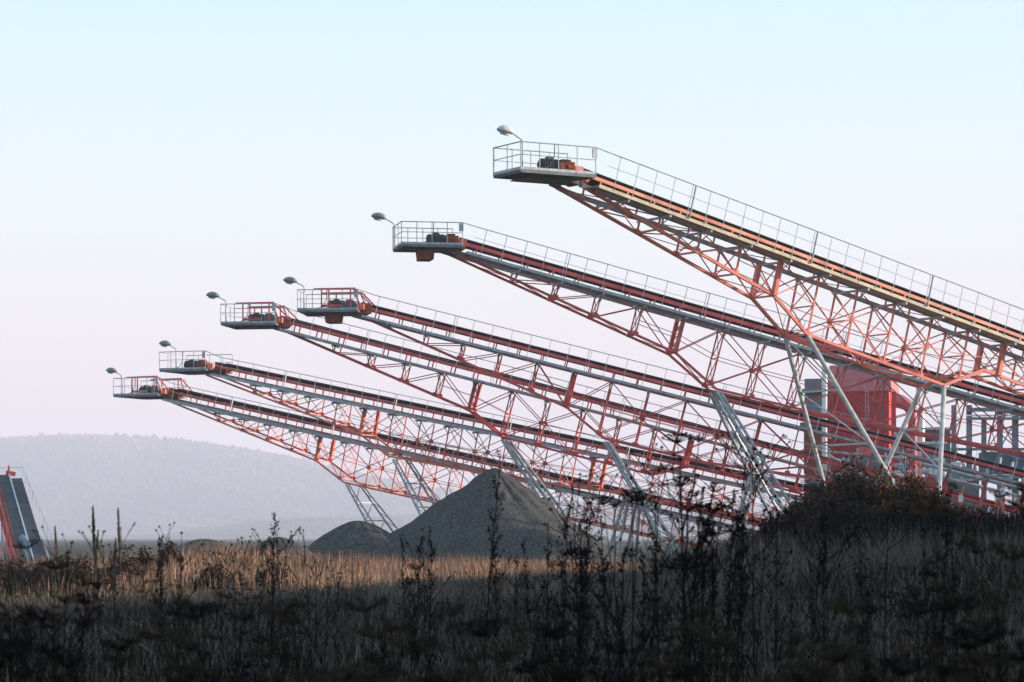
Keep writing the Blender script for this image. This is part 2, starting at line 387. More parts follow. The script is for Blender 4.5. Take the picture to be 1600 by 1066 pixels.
    m.build('guard_rail', 'galv', pl)
    n = max(3, int(Ld/0.72))
    for t in (ta, tb):
        for k in range(n+1):
            s_ = -Ld+(Ld-0.13)*k/n
            m = MB(); m.tube([Wd(s_, dz-0.05, t), Wd(s_, dz+1.02, t)], 0.02, 6); m.build('rail_post', 'galv', pl)
    for t in (ta+1.0, ta+2.0):
        m = MB(); m.tube([Wd(-Ld, dz-0.05, t), Wd(-Ld, dz+1.02, t)], 0.02, 6); m.build('rail_post', 'galv', pl)
    for t in (0.0, W):
        m = MB(); m.bar(Wd(-0.75, dz-0.12, t), A(0.5, 0.66, t), 0.12, 0.15); m.bar(Wd(-0.3, dz-0.1, t), A(-0.1, 0.72, t), 0.1, 0.1); m.build('head_bracket', 'dgrey', root)
    # drive
    m = MB(); m.tube([Wd(0.0, h0-0.24, 0.2), Wd(0.0, h0-0.24, W-0.2)], 0.27, 16); m.build('head_drum', 'rust', root, True)
    s_ = motor_s
    m = MB(); m.tube([Wd(s_-0.42, dz+0.28, -0.35), Wd(s_-0.36, dz+0.28, -0.35), Wd(s_+0.42, dz+0.28, -0.35)], [0.15, 0.23, 0.23], 14)
    for k in range(6): m.tube([Wd(s_-0.30+k*0.12, dz+0.28, -0.35), Wd(s_-0.27+k*0.12, dz+0.28, -0.35)], 0.26, 14)
    fbox(m, s_-0.3, s_+0.3, -0.5, -0.2, dz+0.001, dz+0.1); fbox(m, s_-0.1, s_+0.15, -0.45, -0.25, dz+0.5, dz+0.6)
    m.build('drive_motor', 'motor', root)
    m = MB(); fbox(m, s_+0.45, s_+1.05, -0.55, -0.12, dz+0.001, dz+0.45); fbox(m, s_+0.52, s_+0.9, -0.5, -0.16, dz+0.45, dz+0.54)
    m.tube([Wd(s_+0.8, dz+0.27, -0.60), Wd(s_+0.8, dz+0.27, 0.3)], 0.09, 10)
    m.build('gearbox', 'rust' if not guard else 'dgrey', root)
    m = MB(); fbox(m, s_+1.1, s_+1.45, -0.5, -0.2, dz+0.02, dz+0.32); m.build('bearing_housing', 'orange', root)
    m = MB(); m.tube([Wd(-Ld+1.5, dz+1.0, ta+0.05), Wd(-Ld+1.48, dz+0.55, ta+0.05), Wd(-Ld+1.3, dz+0.2, ta+0.08), Wd(-Ld+0.9, dz+0.03, ta+0.1)], 0.018, 5); m.build('cable', 'motor', root)
    m = MB(); fbox(m, -0.3, -0.1, ta-0.07, ta-0.01, dz+0.62, dz+0.98); m.build('switch_box', 'galv', root)
    if guard:
        g0 = -Ld*0.62
        for t in (ta+0.12, W+0.3):
            m = MB()
            for s__ in (g0, g0+0.38): m.bar(Wd(s__, dz, t), Wd(s__, dz+1.06, t), 0.07)
            m.bar(Wd(-0.5, dz, t), Wd(-0.5, dz+1.04, t), 0.07); m.bar(Wd(-0.35, dz+1.05, t), Wd(0.05, dz+0.1, t), 0.07)
            m.bar(Wd(g0-0.4, dz+1.06, t), Wd(-0.25, dz+1.08, t), 0.07, 0.09); m.bar(Wd(-0.27, dz+1.08, t), Wd(0.55, dz+0.25, t), 0.07)
            m.bar(Wd(g0, dz+0.2, t), Wd(g0+1.0, dz+0.22, t), 0.06, 0.14)
            m.build('guard_frame', red, root)
        m = MB(); fbox(m, -0.42, 0.5, -0.15, -0.10, dz-0.18, dz+0.38); m.build('side_plate', 'rust', root)
    if chute:
        m = MB(); (cx0, cx1, cd) = chute; sa, sb = pix(cx0, by0)[0], pix(cx1, by0)[0]
        z1 = dz-0.17; m.hexa([Wd(sa+0.04, z1-cd, -0.2), Wd(sb-0.04, z1-cd, -0.2), Wd(sb-0.04, z1-cd, 1.0), Wd(sa+0.04, z1-cd, 1.0), Wd(sa, z1, -0.25), Wd(sb, z1, -0.25), Wd(sb, z1, 1.05), Wd(sa, z1, 1.05)])
        m.bar(Wd(sa, z1-0.05, -0.27), Wd(sb, z1-0.05, -0.27), 0.03, 0.06); m.build('chute', 'rust', root)
    # floodlight on its bracket
    lp_ = -Ld+poff; tl = ta-0.05 if lt is None else lt
    m = MB(); m.tube([Wd(lp_, dz, tl), Wd(lp_, dz+1.12, tl), Wd(lp_-0.05, dz+1.20, tl), Wd(lp_-0.34, dz+1.36, tl), Wd(lp_-0.50, dz+1.42, tl)], 0.028, 8)
    la_ = m.build('lamp', 'galv', root)
    m = MB(); c0 = Wd(lp_-0.72, dz+1.47, tl)
    nr, ns = 10, 12
    for i_ in range(nr+1):
        f = i_/nr; xx = -0.34+0.68*f; rr = math.sqrt(max(0.0, 1-(abs(xx)/0.36)**2.6))
        top = 0.19*rr*(0.8+0.35*math.sin(f*2.4)); bot = -0.10*rr; wd = 0.20*rr
        for j in range(ns):
            a_ = 2*math.pi*j/ns; y_ = wd*math.cos(a_); z_ = top*math.sin(a_) if math.sin(a_) > 0 else -bot*math.sin(a_)
            m.v.append(tuple(c0+Vector((c, sn, 0))*xx+Vector((-sn, c, 0))*y_+Vector((0, 0, z_-0.12*xx))))
    for i_ in range(nr):
        for j in range(ns):
            q_ = (j+1) % ns; m.f.append((i_*ns+j, i_*ns+q_, (i_+1)*ns+q_, (i_+1)*ns+j))
    m.build('lamp_head', lampm, la_, True)
    m = MB(); m.tube([c0+Vector((-0.22*c, -0.22*sn, -0.07)), c0+Vector((0.12*c, 0.12*sn, -0.10))], [0.06, 0.09], 8); m.build('lamp_glass', 'glass', la_, True)
    # trestles
    for (tx, ty, fx, fy, b_, wleg) in trestles:
        s_t, h_t = pix(tx, ty); a_ = (fx-800)/F; s_f = (a_*Y0-X0)/(c-a_*sn)
        tops = [Wd(s_t, h_t, 0), Wd(s_t, h_t, W)]; feet = []
        for q_, t in ((0, -b_), (1, W+b_)):
            f = Wd(s_f, 0, t); f.z = float(gh(f.x, f.y))-0.05; feet.append(f)
            m = MB(); m.tube([tops[q_], f], wleg, 8)
            if wleg <= 0.09:
                off = Vector((c, sn, 0))*0.28; m.tube([tops[q_]+off*0.6, f+off*2.4], wleg*0.8, 8)
                for k in range(1, 9):
                    ka, kb = k/9, (k+0.6)/9; m.bar(tops[q_].lerp(f, ka), (tops[q_]+off*0.6).lerp(f+off*2.4, min(1, kb)), 0.035)
            m.build('support_leg', 'galv' if wleg <= 0.09 else 'pale', root)
            m = MB(); m.box(f.x-0.35, f.x+0.35, f.y-0.35, f.y+0.35, f.z-0.3, f.z+0.25); m.build('footing', 'concrete', root)
        for k in range(1, 5):
            m = MB(); m.bar(tops[0].lerp(feet[0], k/4.6), tops[1].lerp(feet[1], k/4.6), 0.07)
            m.build('leg_strut', 'pale', root)
            m = MB(); m.bar(tops[0].lerp(feet[0], k/4.6), tops[1].lerp(feet[1], (k-1)/4.6), 0.045)
            m.build('leg_brace', 'galv', root)
    return root, A, Wd, pix

C1 = conveyor(108, 30, ((917, 266), (1600, 521)), [(892, 281), (1209, 462), (1262, 523), (1475, 602), (1536, 578), (1850, 697)], 1850,
    [(1209, 462), (1536, 578)], 1.95, 5, 'highest red lattice conveyor at right, its grey railed end platform topmost against the sky',
    W=1.5, Ld=3.4, tbx=-0.3, lt=-0.2, sbh=0.12, tw=0.9, rail=0.72, red='orange', beam='peach', wk='cream', rail_sp=0.85, lampm='lampw', poff=0.45, deckt=0.27,
    trestles=((1262, 525, 1422, 905, 2.6, 0.095), (1475, 603, 1398, 890, 2.6, 0.095)), motor_s=-1.9)
C2 = conveyor(131, 11, ((722, 374), (1600, 623)), [(694, 387), (1055, 551), (1119, 608), (1260, 642), (1600, 708), (1850, 757)], 1850,
    [(1055, 551)], 2.05, 5, 'second highest red conveyor, square rusty chute box hanging below its grey railed platform',
    W=1.25, Ld=2.95, lt=1.6, sbh=0.15, rail=0.62, chute=(655, 678, 0.45), trestles=((1120, 612, 1272, 890, 1.1, 0.09),), rail_sp=0.98, poff=0.03, endh=2)
C3 = conveyor(145, -5, ((566, 475), (1600, 737)), [(560, 492), (883, 635), (942, 684), (1100, 722), (1260, 745), (1640, 842)], 1680,
    [(883, 635), (1175, 740)], 1.95, 5, 'red conveyor whose platform has a red frame and an orange chute box hanging under it',
    W=1.5, Ld=3.2, sbh=0.14, rail=0.55, guard=True, chute=(508, 532, 0.42), trestles=((944, 690, 1062, 890, 0.7, 0.085), (1173, 742, 1130, 888, 0.7, 0.085)), poff=0.35)
C4 = conveyor(151, -9, ((440, 496), (1200, 694)), [(432, 512), (732, 641), (784, 683), (1015, 741), (1071, 728), (1200, 758), (1500, 838)], 1640,
    [(732, 641), (1071, 728)], 1.95, 5, 'red conveyor with red framed platform and no chute, left of the orange chute',
    W=1.5, Ld=3.1, sbh=0.14, rail=0.5, guard=True, trestles=((785, 688, 918, 890, 0.7, 0.085),), poff=0.3)
C5 = conveyor(163, -22, ((335, 568), (1182, 746)), [(322, 586), (563, 679), (607, 713), (812, 750), (978, 772), (1182, 812), (1400, 862)], 1560,
    [(563, 679), (900, 762)], 1.75, 4, 'low red conveyor second from the left, its platform plain grey without any red frame',
    W=1.9, Ld=3.1, sbh=0.13, tw=0.76, rail=0.45, red='orange', trestles=((614, 718, 709, 885, 0.9, 0.06), (978, 770, 950, 888, 0.7, 0.085)), poff=1.1)
C6 = conveyor(171, -25, ((262, 608), (1200, 820)), [(252, 622), (494, 720), (538, 754), (700, 790), (890, 812), (987, 833), (1200, 878)], 1240,
    [(494, 720), (790, 800)], 1.75, 4, 'lowest and leftmost red conveyor of the fan, small platform with thin red frame',
    W=1.7, Ld=3.3, sbh=0.13, tw=0.76, rail=0.45, red='orange', guard=True, trestles=((541, 757, 622, 885, 0.85, 0.06),), poff=0.6)

# ---------------------------------------------------------------- conveyor at the far left, seen end-on
def left_conveyor():
    a = P(5, 742, 142); b = P(45, 886, 124)
    root = empty('loading_conveyor', (b.x, b.y, 0), 'steep dark covered conveyor with red side truss at the left edge of the photo', 'conveyor')
    d = (b-a); Lr = d.length; d.normalize(); lat = Vector((1, 0.12, 0)); lat = (lat-d*lat.dot(d)).normalized(); nrm = lat.cross(d).normalized()
    if nrm.z < 0: nrm = -nrm
    def A(l, t, q=0): return a+d*l+lat*t+nrm*q
    def slab(l0, l1, t0, t1, q0, q1):
        return MB().hexa([A(l0, t0, q0), A(l1, t0, q0), A(l1, t1, q0), A(l0, t1, q0), A(l0, t0, q1), A(l1, t0, q1), A(l1, t1, q1), A(l0, t1, q1)])
    slab(0, Lr, -0.25, 0.24, -0.06, 0).build('cover_panel', 'cover', root)
    slab(0.6, Lr-1.2, 0.36, 0.88, -0.12, -0.06).build('walkway', 'cover', root)
    slab(0, Lr, 0.26, 0.33, -0.3, 0.03).build('side_beam', 'pale', root)
    slab(0, Lr, -0.34, -0.27, -0.3, 0.03).build('side_beam', 'rust', root)
    m = MB()
    for q in (-0.3, -1.1): m.bar(A(0, -0.4, q), A(Lr, -0.4, q), 0.1)
    m.bar(A(0, -0.8, -1.1), A(Lr, -0.8, -1.1), 0.1)
    m.build('bottom_chord', 'red', root)
    for k in range(11):
        l = Lr*(k+0.5)/11
        m = MB(); m.bar(A(l, -0.25, 0.02), A(l, 0.24, 0.02), 0.06, 0.04); m.build('cover_seam', 'dgrey', root)
        m = MB(); m.bar(A(0.6+l*0.85, 0.36, -0.04), A(0.6+l*0.85, 0.88, -0.04), 0.05, 0.04); m.build('tread_bar', 'dgrey', root)
    m = MB()
    for t in (0.42, 0.95): m.bar(A(Lr*0.72, t, -0.1), A(Lr*0.99, t-0.02, -0.2), 0.07)
    for k in range(4): m.bar(A(Lr*(0.74+0.07*k), 0.42, -0.12), A(Lr*(0.78+0.07*k), 0.93, -0.15), 0.06)
    m.build('tail_frame', 'red', root)
    m = MB(); m.bar(A(Lr*0.75, 0.98, 0.0), A(Lr*1.0, 0.98, -0.1), 0.06); m.build('tail_edge', 'pale', root)
    m = MB(); m.tube([A(Lr*0.7, 0.1, -0.12), A(Lr*0.99, 0.1, -0.2)], 0.22, 10); m.build('tail_drum', 'dgrey', root)
    n = 14
    for k in range(n):
        l0, l1 = Lr*k/n, Lr*(k+1)/n
        m = MB(); m.bar(A(l0, -0.4, -0.3), A(l0, -0.4, -1.1), 0.07); m.build('truss_post', 'red', root)
        m = MB(); m.bar(A(l0, -0.4, -0.3 if k % 2 else -1.1), A(l1, -0.4, -1.1 if k % 2 else -0.3), 0.06); m.build('diagonal_brace', 'red', root)
    slab(0.5, Lr, -1.15, -0.85, -1.0, -0.94).build('walkway', 'bluegrey', root)
    m = MB(); m.bar(A(-0.1, 0.15, 0.1), A(-0.1, 0.6, -0.02), 0.14, 0.22); m.tube([A(-0.05, 0.28, 0), A(-0.05, 0.28, 0)+Vector((0, 0, 0.45))], 0.05, 6); m.build('head_frame', 'red', root)
    m = MB(); up = Vector((0, 0, 1))
    m.tube([A(0, -0.3)+up*0.35, A(0, 0.95)+up*0.35, A(Lr*0.8, 1.25)+up*0.5], 0.014, 6)
    hr = m.build('handrail', 'galv', root)
    for k in range(9):
        l = Lr*0.8*k/8; t = 0.95+0.3*k/8
        MB().tube([A(l, t, -0.1), A(l, t)+up*(0.35+0.15*k/8)], 0.012, 6).build('rail_post', 'galv', hr)
    for l, t in ((1.5, -0.2), (1.5, 0.5), (Lr*0.6, -0.2), (Lr*0.6, 0.5)):
        p = A(l, t, -0.3); f = Vector((p.x+0.2, p.y-0.5, float(gh(p.x, p.y))-0.1)); MB().tube([p, f], 0.06, 8).build('support_leg', 'galv', root)
left_conveyor()

# ---------------------------------------------------------------- heaps
def heap(px, py, z, slope, m, label, blunt=0.5, seed=0, base=None, sx=1.0, sr=1.0):
    a = P(px, py, z); h = a.z+0.25; r = h/slope
    root_n = 110; k = 70; Vs = []; T = []
    for i in range(k+1):
        f = i/k; rr = r*f*1.15
        for j in range(root_n):
            th = 2*math.pi*j/root_n; x = math.cos(th)*rr*(sr if math.cos(th) > 0 else 1.0); y = math.sin(th)*rr
            d = math.sqrt(rr*rr+blunt*blunt)-blunt
            zz = h-d*slope
            nn = noise.fractal(Vector((x*0.9+seed, y*0.9, 0)), 1.0, 2.0, 5)
            n2 = noise.noise(Vector((math.cos(th)*5+seed, math.sin(th)*5, rr*0.15)))
            zz += (0.13*nn+0.20*n2)*min(1, rr/1.5)*h/4.5
            if f > 0.8: zz += (f-0.8)*(f-0.8)*h*1.2
            zz += 0.025*h*noise.noise(Vector((th*5+seed, 0.3, 0)))*min(1, rr/2.5)-0.015*h*max(0, noise.noise(Vector((th*11+seed, 7, 0))))*math.sin(min(1, f*1.2)*3.14)
            Vs.append((a.x+x, a.y+y, zz))
    for i in range(k):
        for j in range(root_n):
            q = (j+1) % root_n; T.append((i*root_n+j, i*root_n+q, (i+1)*root_n+q, (i+1)*root_n+j))
    mb = MB(); mb.v = [(v[0]-a.x, v[1]-a.y, v[2]) for v in Vs]; mb.f = T
    o = mb.build('gravel_heap', m, None, True); o.location = (a.x, a.y, 0)
    return props(o, label, 'gravel heap', 'gravel heaps below the conveyors')
heap(773, 739, 137, 0.68, 'gravel', 'largest dark gravel heap, a tall sharp cone rising under the conveyors', 0.18, 1, sr=0.93)
heap(559, 822, 133, 0.88, 'gravel', 'small rounded dark gravel heap just left of the tall cone', 1.2, 2)
heap(318, 851, 122, 0.60, 'gravelb', 'low brown heap peeking over the sunlit orange grass at left', 0.9, 3)
heap(436, 848, 128, 0.85, 'gravel', 'tiny grey heap half hidden by grass between the brown and rounded heaps', 0.8, 4)

# ---------------------------------------------------------------- plant buildings at right
def rbox(root, name, m, px0, px1, py0, py1, z, depth, rot=0.0, parent=None):
    a = P(px0, py1, z); b = P(px1, py0, z); w_ = b.x-a.x
    c_, s_ = math.cos(rot), math.sin(rot)
    def q(u, v, zz): return (a.x+u*c_-v*s_, a.y+u*s_+v*c_, zz)
    m_ = MB().hexa([q(0, 0, a.z), q(w_, 0, a.z), q(w_, depth, a.z), q(0, depth, a.z), q(0, 0, b.z), q(w_, 0, b.z), q(w_, depth, b.z), q(0, depth, b.z)])
    return m_.build(name, m, parent or root)
def gz(z): return HOR+CZ/z*F+4
Zb = 162
t = empty('plant_building', tuple(P(1340, gz(Zb), Zb)), 'tall red clad plant building with faded sloping roof behind the conveyors', 'building')
rot = R(-14)
rbox(t, 'wall', 'redwall', 1290, 1388, 606, 800, Zb, 4.0, rot)
a = P(1286, 604, Zb-0.05); b = P(1393, 604, Zb-0.05); top = P(1300, 570, Zb+1.2)
c_, s_ = math.cos(rot), math.sin(rot); w_ = b.x-a.x
def q_(u, v, z): return (a.x+u*c_-v*s_, a.y+u*s_+v*c_, z)
MB().hexa([q_(0, -.1, a.z-.3), q_(w_, -.1, a.z-.3), q_(w_, 4.2, a.z-.3), q_(0, 4.2, a.z-.3), q_(0.25, 1.0, a.z+1.25), q_(w_-.25, 1.0, a.z+1.25), q_(w_-.25, 3.2, a.z+1.25), q_(0.25, 3.2, a.z+1.25)]).build('roof', 'pinkroof', t)
m = MB()
for k in range(14):
    u = 0.2+k*(w_-0.55)/13; p = Vector(q_(u, 0.02, 0)); m.bar((p.x, p.y, 1.0), (p.x, p.y, a.z-0.32), 0.05)
m.build('cladding_rib', 'redwall', t)
w1 = rbox(t, 'window', 'dgrey', 1374, 1381, 640, 652, Zb-0.75, 0.06, rot)
p = Vector(q_(w_+0.02, 0.35, 0)); 
m = MB(); m.box(p.x-0.05, p.x+0.12, p.y-0.35, p.y+0.1, 3.0, a.z-0.35); m.build('corner_trim', 'redwall', t)
t = empty('lift_tower', tuple(P(1275, gz(161), 161)), 'narrow grey tower standing against the left side of the red building', 'tower')
rbox(t, 'wall', 'greywall', 1257, 1285, 592, 882, 161, 2.0, R(-14)); rbox(t, 'wall_band', 'rust', 1256, 1284.5, 668, 740, 160.9, 1.9, R(-14))
rbox(t, 'landing', 'dgrey', 1250, 1287, 660, 668, 160.5, 2.2, R(-14)); rbox(t, 'landing', 'bluegrey', 1252, 1289, 608, 612, 160.4, 2.4, R(-14))
rbox(t, 'base_wall', 'bluegrey', 1259, 1282, 742, 800, 160.7, 1.9, R(-14))
t = empty('white_riser', tuple(P(1289, gz(160), 160)), 'slim white vertical pipe between grey tower and red building', 'pipe')
MB().tube([P(1288.5, 850, 160), P(1288.5, 566, 160)], 0.16, 10).build('pipe', 'white', t, True)
t = empty('elbow_duct', tuple(P(1425, gz(163), 163)), 'faded pink duct bending down from the right of the red building', 'duct')
pts = [P(1392, 624, 163), P(1408, 628, 163), P(1418, 633, 163), P(1424, 642, 163), P(1426, 655, 163), P(1426, 700, 163), P(1427, 880, 163)]
MB().tube(pts, [0.42, 0.40, 0.36, 0.32, 0.27, 0.25, 0.25], 14).build('duct_pipe', 'pipe', t, True)
MB().tube([P(1426, 700, 163), P(1426, 704, 163)], 0.33, 14).build('flange', 'pale', t)
t = empty('exhaust_stack', tuple(P(1439, gz(164), 164)), 'pale upright cylinder with rounded top right of the pink duct', 'pipe')
MB().tube([P(1438, 880, 164), P(1438, 650, 164), P(1437, 643, 164), P(1434, 640, 164)], [0.26, 0.26, 0.2, 0.05], 14).build('cylinder', 'white', t, True)
MB().tube([P(1438, 693, 164), P(1438, 698, 164)], 0.33, 14).build('collar', 'galv', t)
t = empty('screening_shed', tuple(P(1450, gz(168), 168)), 'low blue grey shed with flat pale roof behind the leaning supports', 'shed')
rbox(t, 'wall', 'bluegrey', 1398, 1485, 672, 882, 168, 5); rbox(t, 'roof', 'pale', 1395, 1489, 668, 671.8, 167.8, 5.4)
for k in range(4): rbox(t, 'window', 'motor', 1406+k*20, 1416+k*20, 684, 694, 167.94, 0.05)
# open steel frame
t = empty('steel_frame', tuple(P(1545, gz(166), 166)), 'open blue grey steel frame of thick columns at the right edge', 'steel structure')
for zz in (166, 169):
    for px, wd in ((1491, 7), (1515, 8), (1538, 7), (1563, 8), (1587, 9), (1612, 8)):
        rbox(t, 'column', 'bluegrey', px-wd/2, px+wd/2, 633 if px != 1538 else 652, 884, zz+(0.05 if px == 1538 else 0), 0.3)
for y0, y1, mname in ((637, 643, 'bluegrey'), (648, 650.5, 'white'), (652, 656, 'bluegrey'), (700, 704, 'dgrey'), (742, 748, 'bluegrey')):
    rbox(t, 'beam', mname, 1511 if y0 < 700 else 1487, 1616, y0, y1, 165.6, 0.35)
rbox(t, 'floor_panel', 'bluegrey', 1540, 1618, 706, 740, 166.4, 2.5)
m = MB()
for (x0, y0, x1, y1) in ((1491, 700, 1515, 742), (1515, 700, 1491, 742), (1563, 656, 1587, 700), (1587, 656, 1563, 700), (1515, 748, 1538, 800)):
    m.bar(P(x0, y0, 166.2), P(x1, y1, 166.2), 0.08)
m.build('cross_brace', 'galv', t)
# stair with handrails
t = empty('access_stair', tuple(P(1390, gz(158), 158)), 'pale steel access stair climbing at the foot of the red building', 'stairs')
m = MB(); m.bar(P(1398, 700, 158), P(1432, 782, 158), 0.1); m.bar(P(1398, 700, 159.2), P(1432, 782, 159.2), 0.1); m.build('stringer', 'pale', t)
m = MB()
for k in range(12): 
    p0 = P(1398+34*k/12, 702+82*k/12, 158.05); m.bar(p0, p0+Vector((0, 1.1, 0)), 0.28, 0.04)
m.build('tread', 'galv', t)
m = MB(); m.bar(P(1398, 672, 158), P(1432, 754, 158), 0.04); 
for k in range(7): m.bar(P(1398+34*k/6, 672+82*k/6, 158), P(1398+34*k/6, 702+80*k/6, 158), 0.035)
m.build('handrail', 'white', t)
# pipes and machinery between the legs
t = empty('crusher_unit', tuple(P(1340, gz(156), 156)), 'grey and rusty crusher machine low in front of the red building', 'machine')
rbox(t, 'hopper', 'dgrey', 1334, 1376, 714, 742, 156, 2.5); rbox(t, 'housing', 'dgrey', 1322, 1392, 742, 800, 155.8, 3)
rbox(t, 'feed_chute', 'red', 1352, 1372, 690, 712, 156.4, 1.2, R(10)); rbox(t, 'motor_cover', 'white', 1396, 1412, 735, 756, 155.9, 1)
m = MB()
for k in range(6): m.bar(P(1300+k*16, 740+4*(k % 3), 155.6), P(1314+k*14, 770, 155.6), 0.09)
m.build('strut', 'pale', t)
t = empty('transfer_machine', tuple(P(1500, gz(158), 158)), 'grey machine with pipes and white boxes below the right steel frame', 'machine')
rbox(t, 'housing', 'greywall', 1440, 1530, 752, 884, 158, 3); rbox(t, 'housing_lid', 'pale', 1438, 1532, 748, 751.7, 157.9, 3.2)
rbox(t, 'control_box', 'white', 1462, 1476, 716, 728, 157.5, 0.6); rbox(t, 'control_box', 'white', 1484, 1500, 722, 733, 157.4, 0.6)
rbox(t, 'hopper', 'rust', 1442, 1462, 745, 786, 156.5, 0.8)
m = MB()
for k in range(9): m.tube([P(1446+k*19, 752, 157.2), P(1449+k*19, 715+7*(k % 3), 157.2)], 0.09, 6)
m.tube([P(1440, 724, 157.1), P(1620, 770, 157.1)], 0.12, 8); m.tube([P(1440, 738, 157.1), P(1620, 782, 157.1)], 0.09, 8)
m.build('pipework', 'galv', t)
t = empty('dust_filter', tuple(P(1452, gz(160), 160)), 'grey filter box with white pipes between the duct and the steel frame', 'machine')
rbox(t, 'filter_body', 'greywall', 1446, 1478, 694, 730, 160, 1.6); rbox(t, 'filter_lid', 'pale', 1444, 1480, 690, 693.8, 159.9, 1.8)
m = MB()
for k in range(5): m.tube([P(1448+k*7, 730, 159.9), P(1446+k*8, 760, 159.9)], 0.11, 6)
m.build('hopper_leg', 'white', t)
t = empty('pipe_rack', tuple(P(1330, gz(157), 157)), 'rack of thin pale pipes and posts at the base of the red building', 'pipe rack')
m = MB()
for k in range(6): m.bar(P(1296+k*22, 884, 157), P(1296+k*22, 700+(k % 2)*14, 157), 0.09)
m.build('post', 'pale', t)
m = MB()
for k in range(4): m.tube([P(1292, 706+k*11, 156.9), P(1412, 716+k*11, 156.9)], 0.07, 6)
m.build('pipe', 'galv', t)
m = MB(); m.tube([P(1352, 700, 156.6), P(1360, 712, 156.6), P(1358, 760, 156.6)], 0.15, 8); m.build('hose', 'dgrey', t)
t = empty('roof_ladder', tuple(P(1302, gz(161), 161)), 'thin caged ladder running up the front of the red building', 'ladder')
m = MB()
for d_ in (0, 5): m.bar(P(1352+d_, 884, 160.4), P(1352+d_, 606, 160.4), 0.035)
for k in range(30): m.bar(P(1352, 612+k*6, 160.4), P(1357, 612+k*6, 160.4), 0.025)
m.build('ladder_rails', 'galv', t)
for k, (px, y0, lab) in enumerate(((1500, 770, 'red post'), (1556, 766, 'red post'), (1566, 758, 'red post'), (1586, 774, 'red post'))):
    f = P(px, 845, 105); tp = P(px+1.5, y0, 105)
    o = MB().bar((0, 0, 0), (0.04, 0, tp.z-0.0), 0.16, 0.10).build('marker_post', 'orange'); o.location = (f.x, f.y, 0)
    m_ = MB(); m_.bar((0.03, 0, tp.z*0.9), (0.03, 0, tp.z*0.97), 0.2, 0.14); ORG[o] = Vector((0, 0, 0)); b_ = m_.build('collar', 'white', o)
    props(o, 'sunlit orange red steel post beyond the dark bank at the right edge', 'post', 'posts beyond the bank')

# ---------------------------------------------------------------- grass (stuff)
def blades(name, n, y0, y1, spread, hmin, hmax, wd, m, label, mask=None, clump=0.0, lean=0.25, wfar=0.0):
    y = np.sqrt(rng.uniform(y0*y0, y1*y1, n)); x = rng.uniform(-1, 1, n)*(0.19*y+spread)
    if clump:
        cx = nz(x, y, clump, 11)+nz(x, y, clump*2.7, 12)*0.6; k = cx+rng.normal(0, 0.35, n) > -0.25; x, y = x[k], y[k]
    if mask is not None:
        k = mask(x, y); x, y = x[k], y[k]
    n = len(x); z = gh(x, y)
    h = rng.uniform(hmin, hmax, n)*(1+0.30*nz(x, y, 0.9, 13))*(1-0.5*sst(28, 58, y)*(y < 68)*(z < 0.7)); w_ = (wd+wfar*y)*rng.uniform(0.6, 1.3, n)
    a = rng.uniform(0, 2*math.pi, n); lx = rng.normal(0, lean, n)*h; ly = rng.normal(0, lean, n)*h
    dx, dy = np.cos(a)*w_/2, np.sin(a)*w_/2
    B = np.stack([x, y, z-0.03], 1); D = np.stack([dx, dy, 0*dx], 1)
    Mi = np.stack([x+lx*0.35, y+ly*0.35, z+h*0.6], 1); Tp = np.stack([x+lx, y+ly, z+h], 1)
    V = np.stack([B-D, B+D, Mi-D*0.8, Mi+D*0.8, Tp], 1).reshape(-1, 3)
    T = np.array([(0, 1, 3), (0, 3, 2), (2, 3, 4)])[None]+(np.arange(n)*5)[:, None, None]
    return props(npmesh(name, V, T.reshape(-1, 3), m, 'stuff'), label, 'grass')
onbank = lambda x, y: (gh(x, y) > 0.88)
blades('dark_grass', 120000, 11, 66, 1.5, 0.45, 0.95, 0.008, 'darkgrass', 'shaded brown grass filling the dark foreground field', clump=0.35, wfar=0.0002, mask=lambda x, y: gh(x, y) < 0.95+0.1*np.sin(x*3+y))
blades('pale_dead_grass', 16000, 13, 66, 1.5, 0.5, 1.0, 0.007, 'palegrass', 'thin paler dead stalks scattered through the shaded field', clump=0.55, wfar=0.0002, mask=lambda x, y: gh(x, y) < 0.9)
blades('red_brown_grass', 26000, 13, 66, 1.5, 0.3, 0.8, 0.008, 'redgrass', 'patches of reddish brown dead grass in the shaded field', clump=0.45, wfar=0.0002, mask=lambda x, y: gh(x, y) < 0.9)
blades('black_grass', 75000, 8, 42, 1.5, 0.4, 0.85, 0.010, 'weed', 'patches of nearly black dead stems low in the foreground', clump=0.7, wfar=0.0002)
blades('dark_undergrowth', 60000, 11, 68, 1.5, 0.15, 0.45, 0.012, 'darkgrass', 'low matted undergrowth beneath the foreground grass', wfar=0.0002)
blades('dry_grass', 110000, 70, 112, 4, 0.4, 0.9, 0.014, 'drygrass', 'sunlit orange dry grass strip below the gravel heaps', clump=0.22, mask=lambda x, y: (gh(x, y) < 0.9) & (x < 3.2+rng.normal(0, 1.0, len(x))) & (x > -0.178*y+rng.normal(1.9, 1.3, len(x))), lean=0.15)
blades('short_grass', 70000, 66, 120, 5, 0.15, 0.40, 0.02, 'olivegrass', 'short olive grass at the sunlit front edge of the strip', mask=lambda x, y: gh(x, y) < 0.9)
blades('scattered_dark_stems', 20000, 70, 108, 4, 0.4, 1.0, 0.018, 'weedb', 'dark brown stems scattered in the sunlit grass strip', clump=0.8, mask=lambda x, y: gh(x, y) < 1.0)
blades('bank_grass', 60000, 48, 80, 3, 0.3, 0.75, 0.014, 'weed', 'dark grass covering the bank at right', mask=onbank)

